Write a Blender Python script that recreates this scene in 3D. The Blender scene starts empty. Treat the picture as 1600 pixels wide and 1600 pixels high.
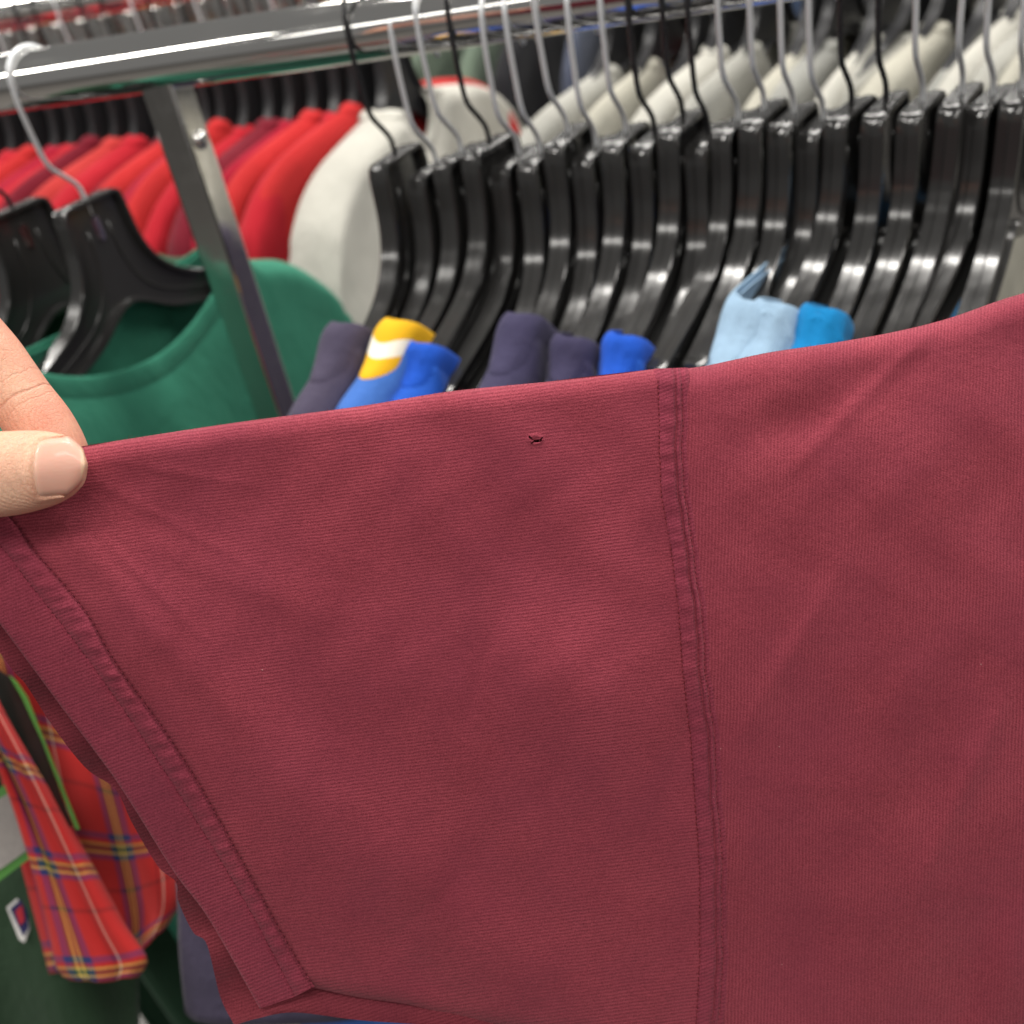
import bpy, bmesh, math, random
import numpy as np
from mathutils import Vector, Matrix

rng = random.Random(7)
nrng = np.random.RandomState(7)
sc = bpy.context.scene
COL = sc.collection

# ------------------------------------------------------------------ camera
FPX = 1604.0                       # focal length in pixels of the 1600 px photograph
PITCH, ROLL = math.radians(34.0), math.radians(11.4)
CAM = Vector((0, 0, 1.60))
_c, _s = math.cos(ROLL), math.sin(ROLL)
FW = Vector((0, math.cos(PITCH), -math.sin(PITCH)))
_U = Vector((0, math.sin(PITCH), math.cos(PITCH)))
_R = Vector((1, 0, 0))
CX = _c * _R - _s * _U
CY = _s * _R + _c * _U
cd = bpy.data.cameras.new('camera')
cam = bpy.data.objects.new('camera', cd)
COL.objects.link(cam)
cam.matrix_world = Matrix(((CX.x, CY.x, -FW.x, CAM.x), (CX.y, CY.y, -FW.y, CAM.y), (CX.z, CY.z, -FW.z, CAM.z), (0, 0, 0, 1)))
cd.sensor_width = 36.0
cd.lens = 36.0 * FPX / 1600.0
cd.clip_start = 0.02
cd.clip_end = 100.0
cd.dof.use_dof = True
cd.dof.focus_distance = 0.338
cd.dof.aperture_fstop = 9.0
sc.camera = cam

# ------------------------------------------------------------------ world, lamps, exposure
w = bpy.data.worlds.new('World'); sc.world = w; w.use_nodes = True
bg = w.node_tree.nodes['Background']
bg.inputs[0].default_value = (1.0, 0.98, 0.95, 1); bg.inputs[1].default_value = 0.19

def area(name, loc, sx, sy, power, rot=(0, 0, 0), col=(1.0, 0.965, 0.91)):
    l = bpy.data.lights.new(name, 'AREA'); l.shape = 'RECTANGLE'; l.size = sx; l.size_y = sy
    l.energy = power; l.color = col
    o = bpy.data.objects.new(name, l); COL.objects.link(o); o.location = loc; o.rotation_euler = rot
    return o
# rows of fluorescent ceiling fixtures of the shop
for iy, y in enumerate((-2.5, -0.55, 1.0, 2.7, 4.6)):
    for ix, x in enumerate((-2.3, 0.2, 2.7)):
        area('ceiling_tube_light', (x, y, 3.15), 1.25, 0.30, (14.0, 22.0, 42.0, 34.0, 34.0)[iy], rot=(0, 0, math.radians(-12)))
sc.view_settings.view_transform = 'Standard'
sc.view_settings.look = 'None'
sc.view_settings.exposure = 0.0
sc.view_settings.gamma = 1.0
sc.render.engine = 'CYCLES'
sc.cycles.use_denoising = True
sc.cycles.denoising_prefilter = 'ACCURATE'
sc.cycles.max_bounces = 8

# ------------------------------------------------------------------ helpers
def P(x, y, d):
    """the place seen at photograph pixel (x, y) at depth d metres"""
    x, y, d = float(x), float(y), float(d)
    return CAM + d * ((x - 800) / FPX * CX + (800 - y) / FPX * CY + FW)

def project(v):
    q = v - CAM; d = q.dot(FW)
    return 800 + FPX * q.dot(CX) / d, 800 - FPX * q.dot(CY) / d, d

def tag(o, label=None, cat=None, group=None, kind=None):
    if label: o['label'] = label
    if cat: o['category'] = cat
    if group: o['group'] = group
    if kind: o['kind'] = kind
    return o

def empty(name, loc=(0, 0, 0), rz=0.0, tilt=(0, 0)):
    o = bpy.data.objects.new(name, None); COL.objects.link(o)
    o.location = loc; o.rotation_euler = (tilt[0], tilt[1], rz); o.empty_display_size = 0.02
    return o

def mk(name, verts, faces, mat, parent=None, uvs=None, smooth=True, origin=None):
    me = bpy.data.meshes.new(name)
    if origin is not None:
        verts = [Vector(v) - Vector(origin) for v in verts]
    me.from_pydata([tuple(v) for v in verts], [], [tuple(f) for f in faces])
    if uvs is not None:
        ul = me.uv_layers.new(name='UVMap')
        vi = np.empty(len(me.loops), dtype=np.int32); me.loops.foreach_get('vertex_index', vi)
        ul.data.foreach_set('uv', np.asarray(uvs, dtype=np.float32)[vi].ravel())
    if smooth:
        me.polygons.foreach_set('use_smooth', [True] * len(me.polygons))
    me.materials.append(mat)
    me.update()
    o = bpy.data.objects.new(name, me); COL.objects.link(o)
    if parent: o.parent = parent
    if origin is not None: o.location = origin
    return o

def mod(o, kind, **kw):
    m = o.modifiers.new(kind.lower(), kind)
    for k, v in kw.items(): setattr(m, k, v)
    return m

def grid_faces(nu, nv, close_u=False, off=0):
    f = []
    for i in range(nu if close_u else nu - 1):
        for j in range(nv - 1):
            a = off + i * nv + j; b = off + ((i + 1) % nu) * nv + j
            f.append((a, b, b + 1, a + 1))
    return f

def catmull(pts, n):
    """n points evenly spaced by chord length on a smooth curve through pts"""
    p = np.asarray(pts, dtype=float)
    ext = np.vstack([2 * p[0] - p[1], p, 2 * p[-1] - p[-2]])
    out = []
    for i in range(len(p) - 1):
        p0, p1, p2, p3 = ext[i], ext[i + 1], ext[i + 2], ext[i + 3]
        for t in np.linspace(0, 1, 24, endpoint=False):
            out.append(0.5 * ((2 * p1) + (-p0 + p2) * t + (2 * p0 - 5 * p1 + 4 * p2 - p3) * t * t + (-p0 + 3 * p1 - 3 * p2 + p3) * t ** 3))
    out.append(p[-1]); out = np.array(out)
    L = np.concatenate([[0], np.cumsum(np.linalg.norm(np.diff(out, axis=0), axis=1))])
    tt = np.asarray(n) * L[-1] if not np.isscalar(n) else np.linspace(0, L[-1], n)
    return np.stack([np.interp(tt, L, out[:, k]) for k in range(p.shape[1])], axis=1)

def tube(pts, rad, ns=10, caps=True):
    """verts, faces of a round tube along pts; rad is one number or one per point"""
    pts = [Vector(p) for p in pts]; n = len(pts)
    r = [rad] * n if np.isscalar(rad) else list(rad)
    V, F = [], []
    t0 = (pts[1] - pts[0]).normalized()
    ref = Vector((0, 0, 1)) if abs(t0.z) < 0.9 else Vector((1, 0, 0))
    u = t0.cross(ref).normalized()
    for i in range(n):
        t = (pts[min(i + 1, n - 1)] - pts[max(i - 1, 0)]).normalized()
        u = (u - t * u.dot(t)).normalized(); v = t.cross(u)
        for k in range(ns):
            a = 2 * math.pi * k / ns
            V.append(pts[i] + (u * math.cos(a) + v * math.sin(a)) * r[i])
    for i in range(n - 1):
        for k in range(ns):
            F.append((i * ns + k, i * ns + (k + 1) % ns, (i + 1) * ns + (k + 1) % ns, (i + 1) * ns + k))
    if caps:
        F.append(tuple(range(ns))[::-1]); F.append(tuple((n - 1) * ns + k for k in range(ns)))
    return V, F

def join(parts):
    V, F = [], []
    for v, f in parts:
        o = len(V); V += list(v); F += [tuple(i + o for i in q) for q in f]
    return V, F

def box(cx, cy, cz, sx, sy, sz):
    V = [Vector((cx + a * sx / 2, cy + b * sy / 2, cz + c * sz / 2)) for a in (-1, 1) for b in (-1, 1) for c in (-1, 1)]
    return V, [(0, 1, 3, 2), (4, 6, 7, 5), (0, 4, 5, 1), (2, 3, 7, 6), (0, 2, 6, 4), (1, 5, 7, 3)]

# ------------------------------------------------------------------ materials
class NT:
    def __init__(self, name):
        self.m = bpy.data.materials.new(name); self.m.use_nodes = True
        self.t = self.m.node_tree; self.b = self.t.nodes['Principled BSDF']
    def n(self, typ, **kw):
        x = self.t.nodes.new(typ)
        for k, v in kw.items(): setattr(x, k, v)
        return x
    def set(self, sock, v):
        if hasattr(v, 'links') or isinstance(v, bpy.types.NodeSocket): self.t.links.new(v, sock)
        else: sock.default_value = v
    def math(self, op, a, b=0.0, c=None, clamp=False):
        x = self.n('ShaderNodeMath', operation=op); x.use_clamp = clamp
        self.set(x.inputs[0], a); self.set(x.inputs[1], b)
        if c is not None: self.set(x.inputs[2], c)
        return x.outputs[0]
    def noise(self, vec, scale, detail=2.0, rough=0.5):
        x = self.n('ShaderNodeTexNoise'); self.set(x.inputs['Vector'], vec)
        x.inputs['Scale'].default_value = scale; x.inputs['Detail'].default_value = detail; x.inputs['Roughness'].default_value = rough
        return x.outputs['Fac']
    def mix(self, f, a, b, blend='MIX'):
        x = self.n('ShaderNodeMix', data_type='RGBA', blend_type=blend)
        self.set(x.inputs[0], f); self.set(x.inputs[6], a); self.set(x.inputs[7], b)
        return x.outputs[2]
    def mapr(self, v, a, b, c, d, clamp=True):
        x = self.n('ShaderNodeMapRange'); x.clamp = clamp
        self.set(x.inputs[0], v)
        for i, q in enumerate((a, b, c, d)): x.inputs[1 + i].default_value = q
        return x.outputs[0]
    def vmap(self, vec, scale=(1, 1, 1), rot=(0, 0, 0)):
        x = self.n('ShaderNodeMapping'); self.set(x.inputs['Vector'], vec)
        x.inputs['Scale'].default_value = scale; x.inputs['Rotation'].default_value = rot
        return x.outputs[0]
    def coord(self, which='Object'):
        return self.n('ShaderNodeTexCoord').outputs[which]
    def bump(self, h, strength, dist, normal=None):
        x = self.n('ShaderNodeBump'); x.inputs['Strength'].default_value = strength; x.inputs['Distance'].default_value = dist
        self.set(x.inputs['Height'], h)
        if normal is not None: self.set(x.inputs['Normal'], normal)
        return x.outputs[0]
    def out(self, base=None, rough=None, metal=None, normal=None, **kw):
        if base is not None: self.set(self.b.inputs['Base Color'], base)
        if rough is not None: self.set(self.b.inputs['Roughness'], rough)
        if metal is not None: self.set(self.b.inputs['Metallic'], metal)
        if normal is not None: self.set(self.b.inputs['Normal'], normal)
        for k, v in kw.items(): self.set(self.b.inputs[k.replace('_', ' ')], v)
        return self.m

def C(r, g, b):
    """sRGB 0-255 to a linear colour"""
    f = lambda c: (c / 255 / 12.92) if c <= 10 else ((c / 255 + 0.055) / 1.055) ** 2.4
    return (f(r), f(g), f(b), 1.0)

def knit_mat(name, dx, dy, period, base=(0.272, 0.037, 0.056), depth=1.0):
    """garment-dyed jersey; UV holds cloth millimetre-like units, wales run across (dx, dy)"""
    m = NT(name)
    uv = m.coord('UV')
    sep = m.n('ShaderNodeSeparateXYZ'); m.set(sep.inputs[0], uv)
    q = m.math('ADD', m.math('MULTIPLY', sep.outputs[0], dx), m.math('MULTIPLY', sep.outputs[1], dy))
    warp = m.noise(uv, 9.0, 2.0)
    fine = m.noise(uv, 170.0, 3.0, 0.65)
    ph = m.math('MULTIPLY', q, 1000.0 / period * 2 * math.pi)
    ph = m.math('ADD', ph, m.math('MULTIPLY', warp, 9.0))
    ph = m.math('ADD', ph, m.math('MULTIPLY', fine, 4.2))
    rib = m.math('MULTIPLY_ADD', m.math('SINE', ph), 0.5, 0.5)
    # stitches along each wale
    q2 = m.math('ADD', m.math('MULTIPLY', sep.outputs[0], dy), m.math('MULTIPLY', sep.outputs[1], -dx))
    ph2 = m.math('ADD', m.math('MULTIPLY', q2, 1000.0 / (period * 0.72) * 2 * math.pi), m.math('MULTIPLY', ph, 0.5))
    st = m.math('MULTIPLY_ADD', m.math('SINE', ph2), 0.5, 0.5)
    yarn = m.noise(uv, 380.0, 3.0, 0.7)
    fleck = m.noise(uv, 95.0, 4.0, 0.7)
    patchy = m.mapr(m.noise(uv, 6.0, 5.0, 0.65), 0.33, 0.66, 0.45, 1.15)
    h = m.math('MULTIPLY', m.math('MULTIPLY_ADD', st, 0.20, m.math('MULTIPLY', rib, 0.62)), patchy)
    h = m.math('MULTIPLY_ADD', yarn, 2.1, h)
    h = m.math('MULTIPLY_ADD', fleck, 0.75, h)
    b = (*base, 1)
    dark = (base[0] * 0.50, base[1] * 0.40, base[2] * 0.45, 1)
    lite = (min(base[0] * 1.42, 1), base[1] * 1.85, base[2] * 1.70, 1)
    fac = m.mapr(h, 0.95, 2.35, 0.0, 1.0)
    col = m.mix(fac, dark, lite)
    # garment dye: uneven, purplish where it wore less
    blotch = m.mapr(m.noise(uv, 4.5, 6.0, 0.68), 0.38, 0.68, 0.0, 0.8)
    col = m.mix(blotch, col, m.mix(0.45, col, (base[0] * 0.72, base[1] * 0.85, base[2] * 1.05, 1)))
    # lint
    vo = m.n('ShaderNodeTexVoronoi'); m.set(vo.inputs['Vector'], uv); vo.inputs['Scale'].default_value = 16.0
    vo.inputs['Randomness'].default_value = 1.0
    lint = m.math('MULTIPLY', m.math('LESS_THAN', vo.outputs['Distance'], 0.022), m.math('GREATER_THAN', m.noise(uv, 30.0), 0.55))
    col = m.mix(m.math('MULTIPLY', lint, 0.65), col, (0.62, 0.36, 0.34, 1))
    nrm = m.bump(h, 0.45 * depth, 0.00028)
    nrm = m.bump(m.noise(uv, 58.0, 5.0, 0.68), 0.42, 0.0010, nrm)
    return m.out(col, 0.93, 0.0, nrm, Sheen_Weight=0.08, Sheen_Roughness=0.5, Specular_IOR_Level=0.10)

def cloth_mat(name, col, rough=0.9, rib=0.0, ribdir=(1, 0, 0), sheen=0.06):
    m = NT(name)
    co = m.coord('Object')
    n1 = m.noise(co, 14.0, 3.0); n2 = m.noise(co, 900.0, 2.0)
    c0 = (*col[:3], 1); c1 = tuple(min(1, c * 0.78) for c in col[:3]) + (1,)
    c = m.mix(m.mapr(n1, 0.3, 0.7, 0, 0.7), c0, c1)
    h = n2
    if rib:
        sp = m.n('ShaderNodeSeparateXYZ'); m.set(sp.inputs[0], m.coord('UV'))
        r = m.math('MULTIPLY_ADD', m.math('SINE', m.math('MULTIPLY', sp.outputs[0], rib)), 0.5, 0.5)
        h = m.math('ADD', h, m.math('MULTIPLY', r, 2.0))
        c = m.mix(m.math('MULTIPLY', r, 0.35), c, tuple(x * 0.6 for x in col[:3]) + (1,))
    nrm = m.bump(h, 0.35, 0.0006)
    nrm = m.bump(m.noise(m.vmap(co, (1, 1, 0.45)), 42.0, 4.0, 0.62), 0.6, 0.006, nrm)
    return m.out(c, rough, 0.0, nrm, Sheen_Weight=sheen, Specular_IOR_Level=0.2)

def simple(name, col, rough=0.5, metal=0.0, nscale=60.0, namp=0.15, bump=0.0, **kw):
    m = NT(name); co = m.coord('Object')
    n = m.noise(co, nscale, 4.0, 0.6)
    c = m.mix(m.math('MULTIPLY', n, namp), (*col[:3], 1), tuple(x * 0.5 for x in col[:3]) + (1,))
    r = m.mapr(n, 0.3, 0.7, max(0.02, rough - 0.07), min(1, rough + 0.07))
    nrm = m.bump(n, bump, 0.0005) if bump else None
    return m.out(c, r, metal, nrm, **kw)

M = {}
M['chrome'] = simple('chrome', (0.80, 0.79, 0.77), 0.055, 1.0, 25.0, 0.08)
M['brushed'] = simple('brushed_steel', (0.72, 0.70, 0.67), 0.13, 1.0, 90.0, 0.2)
M['wire'] = simple('galvanised_wire', (0.80, 0.82, 0.84), 0.38, 0.45, 300.0, 0.2)
M['wire_black'] = simple('black_wire', (0.018, 0.018, 0.02), 0.28, 0.0, 300.0, 0.2)
M['plastic'] = simple('black_plastic', (0.030, 0.0295, 0.029), 0.17, 0.0, 55.0, 0.3, 0.12, Specular_IOR_Level=0.62)
M['plastic_far'] = simple('black_plastic_worn', (0.020, 0.020, 0.022), 0.34, 0.0, 55.0, 0.3, 0.1)
M['floor'] = simple('vinyl_floor', (0.16, 0.15, 0.14), 0.35, 0.0, 3.0, 0.4)

# ------------------------------------------------------------------ the shop around: floor, racks
fl = mk('floor', [(-12, -6, 0), (12, -6, 0), (12, 16, 0), (-12, 16, 0)], [(0, 1, 2, 3)], M['floor']); tag(fl, kind='structure')

A0 = P(0, 132, 0.70)
_b = P(1000, -20, 1.0) - CAM
A1 = CAM + _b * ((A0.z - CAM.z) / _b.z)
TV = (A1 - A0).normalized()                    # along the near rail, to the right
AW = Vector((-TV.y, TV.x, 0))                  # away from the camera, square to the rail
YAW = math.atan2(TV.y, TV.x)
RAIL_R = 0.0185
def rail_pt(k, off=0.0): return A0 + TV * k + AW * off
def k_for_x(px, dz, off=0.0):
    lo, hi = -4.0, 6.0
    for _ in range(60):
        mid = (lo + hi) / 2
        q = rail_pt(mid, off) + Vector((0, 0, dz)) - CAM
        d = q.dot(FW)
        x = 800 + FPX * q.dot(CX) / d if d > 0.05 else 1e9
        if x < px: lo = mid
        else: hi = mid
    return lo

def rack(label, off, k0, k1, posts, psize=0.0245, protate=-7):
    root = empty('clothes_rack', (rail_pt(k0, off).x, rail_pt(k0, off).y, 0), YAW)
    tag(root, label, 'clothes rack')
    z = A0.z; L = k1 - k0
    n = 40
    V, F = tube([(L * i / n, 0, z) for i in range(n + 1)], RAIL_R, 40)
    r = mk('rail', V, F, M['chrome'], root)
    for p in posts:
        h = z
        V, F = box(0, 0, h / 2, psize, psize, h)
        po = mk('post', V, F, M['brushed'], root, smooth=False)
        mod(po, 'BEVEL', width=0.002, segments=2)
        po.location = (p - k0, 0, 0); po.rotation_euler = (0, 0, math.radians(protate))
        # domed screw on the post's face
        prof = [(0.0065, 0), (0.0062, 0.002), (0.0048, 0.0036), (0.0025, 0.0045), (0.0, 0.0048)]
        V, F = [], []
        for (rr, hh) in prof:
            for q in range(16):
                a = 2 * math.pi * q / 16; V.append((rr * math.cos(a), -psize / 2 - hh, rr * math.sin(a)))
        F = [(i * 16 + q, i * 16 + (q + 1) % 16, (i + 1) * 16 + (q + 1) % 16, (i + 1) * 16 + q) for i in range(len(prof) - 1) for q in range(16)]
        sw = mk('screw', V, F, M['chrome'], root)
        sw.location = (p - k0, 0, h - 0.052); sw.rotation_euler = (0, 0, math.radians(protate + 90))
    return root

K_POST = k_for_x(272, -0.03)
rack('chrome rail of the near clothes rack with a square steel post', 0.0, -1.1, 1.5, [K_POST])
OFF_B, OFF_W, OFF_C = 0.50, 0.60, 1.15
rack('chrome rack behind the near one, holding the red shirts', OFF_B, -1.6, k_for_x(640, 0, OFF_B), [-1.4])
rack('chrome rack at the upper right holding the cream shirts', OFF_W, k_for_x(700, 0, OFF_W), 2.6, [2.4])
rack('farthest chrome rack at the top of the picture', OFF_C, -2.2, 3.2, [-2.0, 3.0])

# ------------------------------------------------------------------ hangers
NECK_Z = -0.082        # top of a hanger's neck below the rail's axis
def hanger_outline():
    half = [(0.0, 0.0), (0.012, 0.0), (0.022, 0.0), (0.0262, -0.002), (0.0284, -0.007), (0.0292, -0.016), (0.0304, -0.032), (0.0336, -0.046),
            (0.0400, -0.059), (0.0500, -0.070), (0.063, -0.079), (0.082, -0.0875), (0.106, -0.096), (0.132, -0.104)]
    low = [(0.132, -0.130), (0.106, -0.121), (0.082, -0.114), (0.060, -0.108), (0.042, -0.102), (0.028, -0.095), (0.016, -0.087), (0.006, -0.082), (0.0, -0.081)]
    h = [tuple(q) for q in catmull(half[:3], 4)][:-1] + [tuple(q) for q in catmull(half[2:], 34)] + [tuple(q) for q in catmull(low, 20)]
    return h, 37
def make_hanger_meshes():
    h, NUP = hanger_outline()
    loop = h + [(-s, z) for (s, z) in h[::-1]][1:-1]
    n = len(loop)
    # local axes: x along the rail, -y towards the camera (s), z up
    # rim swept along the outline with a stepped section, web recessed between
    t_in = 0.0034
    pts = np.array(loop)
    nxt = np.roll(pts, -1, 0); prv = np.roll(pts, 1, 0)
    tang = nxt - prv; tang /= np.linalg.norm(tang, axis=1)[:, None]
    nor = np.stack([-tang[:, 1], tang[:, 0]], 1)         # outward for clockwise outline
    if (nor[2, 1]) < 0: nor = -nor
    sect = [(-0.0069, -t_in), (-0.0069, -0.0013), (-0.0063, -0.0008), (-0.0010, -0.0008), (0.0, 0.0), (0.0063, 0.0), (0.0069, -0.0006), (0.0069, -t_in)]
    V = []; m = len(sect)
    for i in range(n):
        for (x, o) in sect:
            q = pts[i] + nor[i] * o
            V.append((x, -q[0], q[1]))
    F = []
    for i in range(n):
        for j in range(m):
            a = i * m + j; b = ((i + 1) % n) * m + j
            c = ((i + 1) % n) * m + (j + 1) % m; d = i * m + (j + 1) % m
            F.append((a, d, c, b))
    # web
    off = len(V)
    for x in (-0.0016, 0.0016):
        for i in range(n):
            q = pts[i] - nor[i] * (t_in - 0.001)
            V.append((x, -q[0], q[1]))
    # web faces are strips between the right and the left half
    hh = len(h)
    def idx(side, i): return i if side > 0 else (0 if i == 0 else (hh - 1 if i == hh - 1 else n - i))
    for lay, flip in ((0, True), (1, False)):
        o = off + lay * n
        # neck and arm quads: upper outline point i pairs with a lower outline point
        for side in (1, -1):
            up = list(range(0, NUP)); lo = list(range(hh - 1, NUP - 1, -1))
            k = max(len(up), len(lo))
            A = [up[min(len(up) - 1, round(i * (len(up) - 1) / (k - 1)))] for i in range(k)]
            B = [lo[min(len(lo) - 1, round(i * (len(lo) - 1) / (k - 1)))] for i in range(k)]
            for i in range(k - 1):
                f = [o + idx(side, q) for q in (A[i], A[i + 1], B[i + 1], B[i])]
                f = [v for j, v in enumerate(f) if v not in f[:j]]
                if len(f) >= 3: F.append(tuple(f if (flip == (side > 0)) else f[::-1]))
    body = (V, F)
    # reinforcing rib and a small chrome-lined slot on the neck
    ribs = []
    for side in (1, -1):
        pl = [(0.0 + side * 0.010, -0.020), (side * 0.012, -0.045), (side * 0.021, -0.070), (side * 0.045, -0.089), (side * 0.11, -0.111)]
        pp = catmull(pl, 14)
        for x in (1, -1):
            ribs.append(tube([(x * 0.0018, -a, b) for a, b in pp], 0.0011, 6))
    ribs = join(ribs)
    arms = []
    for side in (1, -1):
        pl = catmull([(side * 0.110, -0.1105), (side * 0.145, -0.119), (side * 0.172, -0.127)], 9)
        Va, Fa = [], []
        for (s, z) in pl:
            for (x, dz) in ((-0.0042, 0.0065), (-0.0030, 0.0078), (0.0030, 0.0078), (0.0042, 0.0065), (0.0042, -0.0065), (-0.0042, -0.0065)):
                Va.append((x, -s, z + dz))
        Fa = [(i * 6 + q, i * 6 + (q + 1) % 6, (i + 1) * 6 + (q + 1) % 6, (i + 1) * 6 + q) for i in range(8) for q in range(6)]
        Fa += [tuple(range(6)), tuple(48 + q for q in range(6))]
        arms.append((Va, Fa))
    # hook: S-bend out of the neck, up the near side and over the rail (z measured from the neck's top)
    zc = -NECK_Z; R = RAIL_R + 0.0019
    hp = [(0.0, -0.012), (0.0, 0.004), (0.002, 0.011), (0.009, 0.019), (0.0165, 0.027), (0.0195, 0.036), (0.0205, 0.050), (0.0212, 0.068)]
    hp += [(R * math.cos(a), zc + R * math.sin(a)) for a in np.radians(np.arange(0, 205, 15))]
    hp += [(-R - 0.001, zc - 0.016), (-R - 0.004, zc - 0.021)]
    hp = catmull(hp, 46)
    hook = tube([(0, -s, z) for s, z in hp], 0.0017, 10)
    return body, ribs, arms, hook
HB, HRIB, HARM, HHOOK = make_hanger_meshes()
def mesh_of(name, vf, mat, smooth=True, bevel=False):
    o = mk(name, vf[0], vf[1], mat, None, smooth=smooth); me = o.data; bpy.data.objects.remove(o); return me
def bake(me, mods):
    """the mesh with its modifiers worked in once, so that all copies share it"""
    o = bpy.data.objects.new('bake', me); COL.objects.link(o)
    for kind, kw in mods: mod(o, kind, **kw)
    dg = bpy.context.evaluated_depsgraph_get(); dg.update()
    new = bpy.data.meshes.new_from_object(o.evaluated_get(dg)); new.name = me.name
    bpy.data.objects.remove(o)
    return new
ME_BODY = bake(mesh_of('hanger_body', HB, M['plastic'], False), [('BEVEL', dict(width=0.0007, segments=2, limit_method='ANGLE', angle_limit=math.radians(50)))])
ME_BODY.polygons.foreach_set('use_smooth', [True] * len(ME_BODY.polygons)); ME_BODY.set_sharp_from_angle(angle=math.radians(38))
ME_RIB = mesh_of('rib', HRIB, M['plastic'])
ME_ARM = [mesh_of('arm_extension', a, M['plastic'], False) for a in HARM]
ME_HOOK = mesh_of('hook', HHOOK, M['wire'])
ME_SLOT = mesh_of('size_clip', join([box(0.0, 0, -0.022, 0.0046, 0.007, 0.014), box(0.0, 0, -0.022, 0.0075, 0.0035, 0.018)]), M['chrome'], False)
def child(name, me, parent, mat=None):
    o = bpy.data.objects.new(name, me); COL.objects.link(o); o.parent = parent
    if mat is not None:
        o.material_slots[0].link = 'OBJECT'; o.material_slots[0].material = mat
    return o
def hanger(k, off, extra, hookmat, label, group, tilt=(0, 0), clip=False, plastic=None, detail=True, dz=0.0):
    p = rail_pt(k, off)
    root = empty('clothes_hanger', (p.x, p.y, p.z + NECK_Z + dz), YAW + extra, tilt)
    tag(root, label, 'hanger', group)
    b = child('hanger_body', ME_BODY, root, plastic)
    if detail:
        child('rib', ME_RIB, root, plastic)
    for a in ME_ARM: child('arm_extension', a, root, plastic)
    child('hook', ME_HOOK, root, hookmat)
    if clip: child('size_clip', ME_SLOT, root)
    return root

S, B = M['wire'], M['wire_black']
NEAR = [(620, B), (680, S), (722, S), (767, B), (809, S), (843, S), (889, S), (930, S), (978, S), (1023, B), (1068, B), (1106, B), (1153, S), (1194, S),
        (1240, S), (1286, S), (1330, B), (1384, B), (1441, S), (1502, S), (1551, S), (1596, S)]
ORD = ['first', 'second', 'third', 'fourth', 'fifth', 'sixth', 'seventh', 'eighth', 'ninth', 'tenth', 'eleventh', 'twelfth', 'thirteenth', 'fourteenth',
       'fifteenth', 'sixteenth', 'seventeenth', 'eighteenth', 'nineteenth', 'twentieth', 'twenty-first', 'twenty-second', 'twenty-third', 'twenty-fourth',
       'twenty-fifth', 'twenty-sixth', 'twenty-seventh', 'twenty-eighth', 'twenty-ninth', 'thirtieth']
near_roots = []
for i, (px, hm) in enumerate(NEAR):
    k = k_for_x(px, NECK_Z)
    ex = math.radians(-13 - 10 * i / 21 + rng.choice((-4.0, 0.0, 0.0, 1.5, 3.0)) + rng.uniform(-1.2, 1.2))
    lab = 'black hanger with %s wire hook, %s from the left in the tight row' % ('black' if hm is B else 'silver', ORD[i])
    r = hanger(k, 0.0, ex, hm, lab, 'black hangers packed along the near rail', tilt=(rng.uniform(-.02, .02), rng.uniform(-.02, .02)), dz=rng.choice((-0.004, -0.001, 0.0, 0.002, 0.006)))
    near_roots.append(r)

# ------------------------------------------------------------------ shirts on hangers
def smooth(a, b, x):
    t = min(1, max(0, (x - a) / (b - a))); return t * t * (3 - 2 * t)

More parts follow.
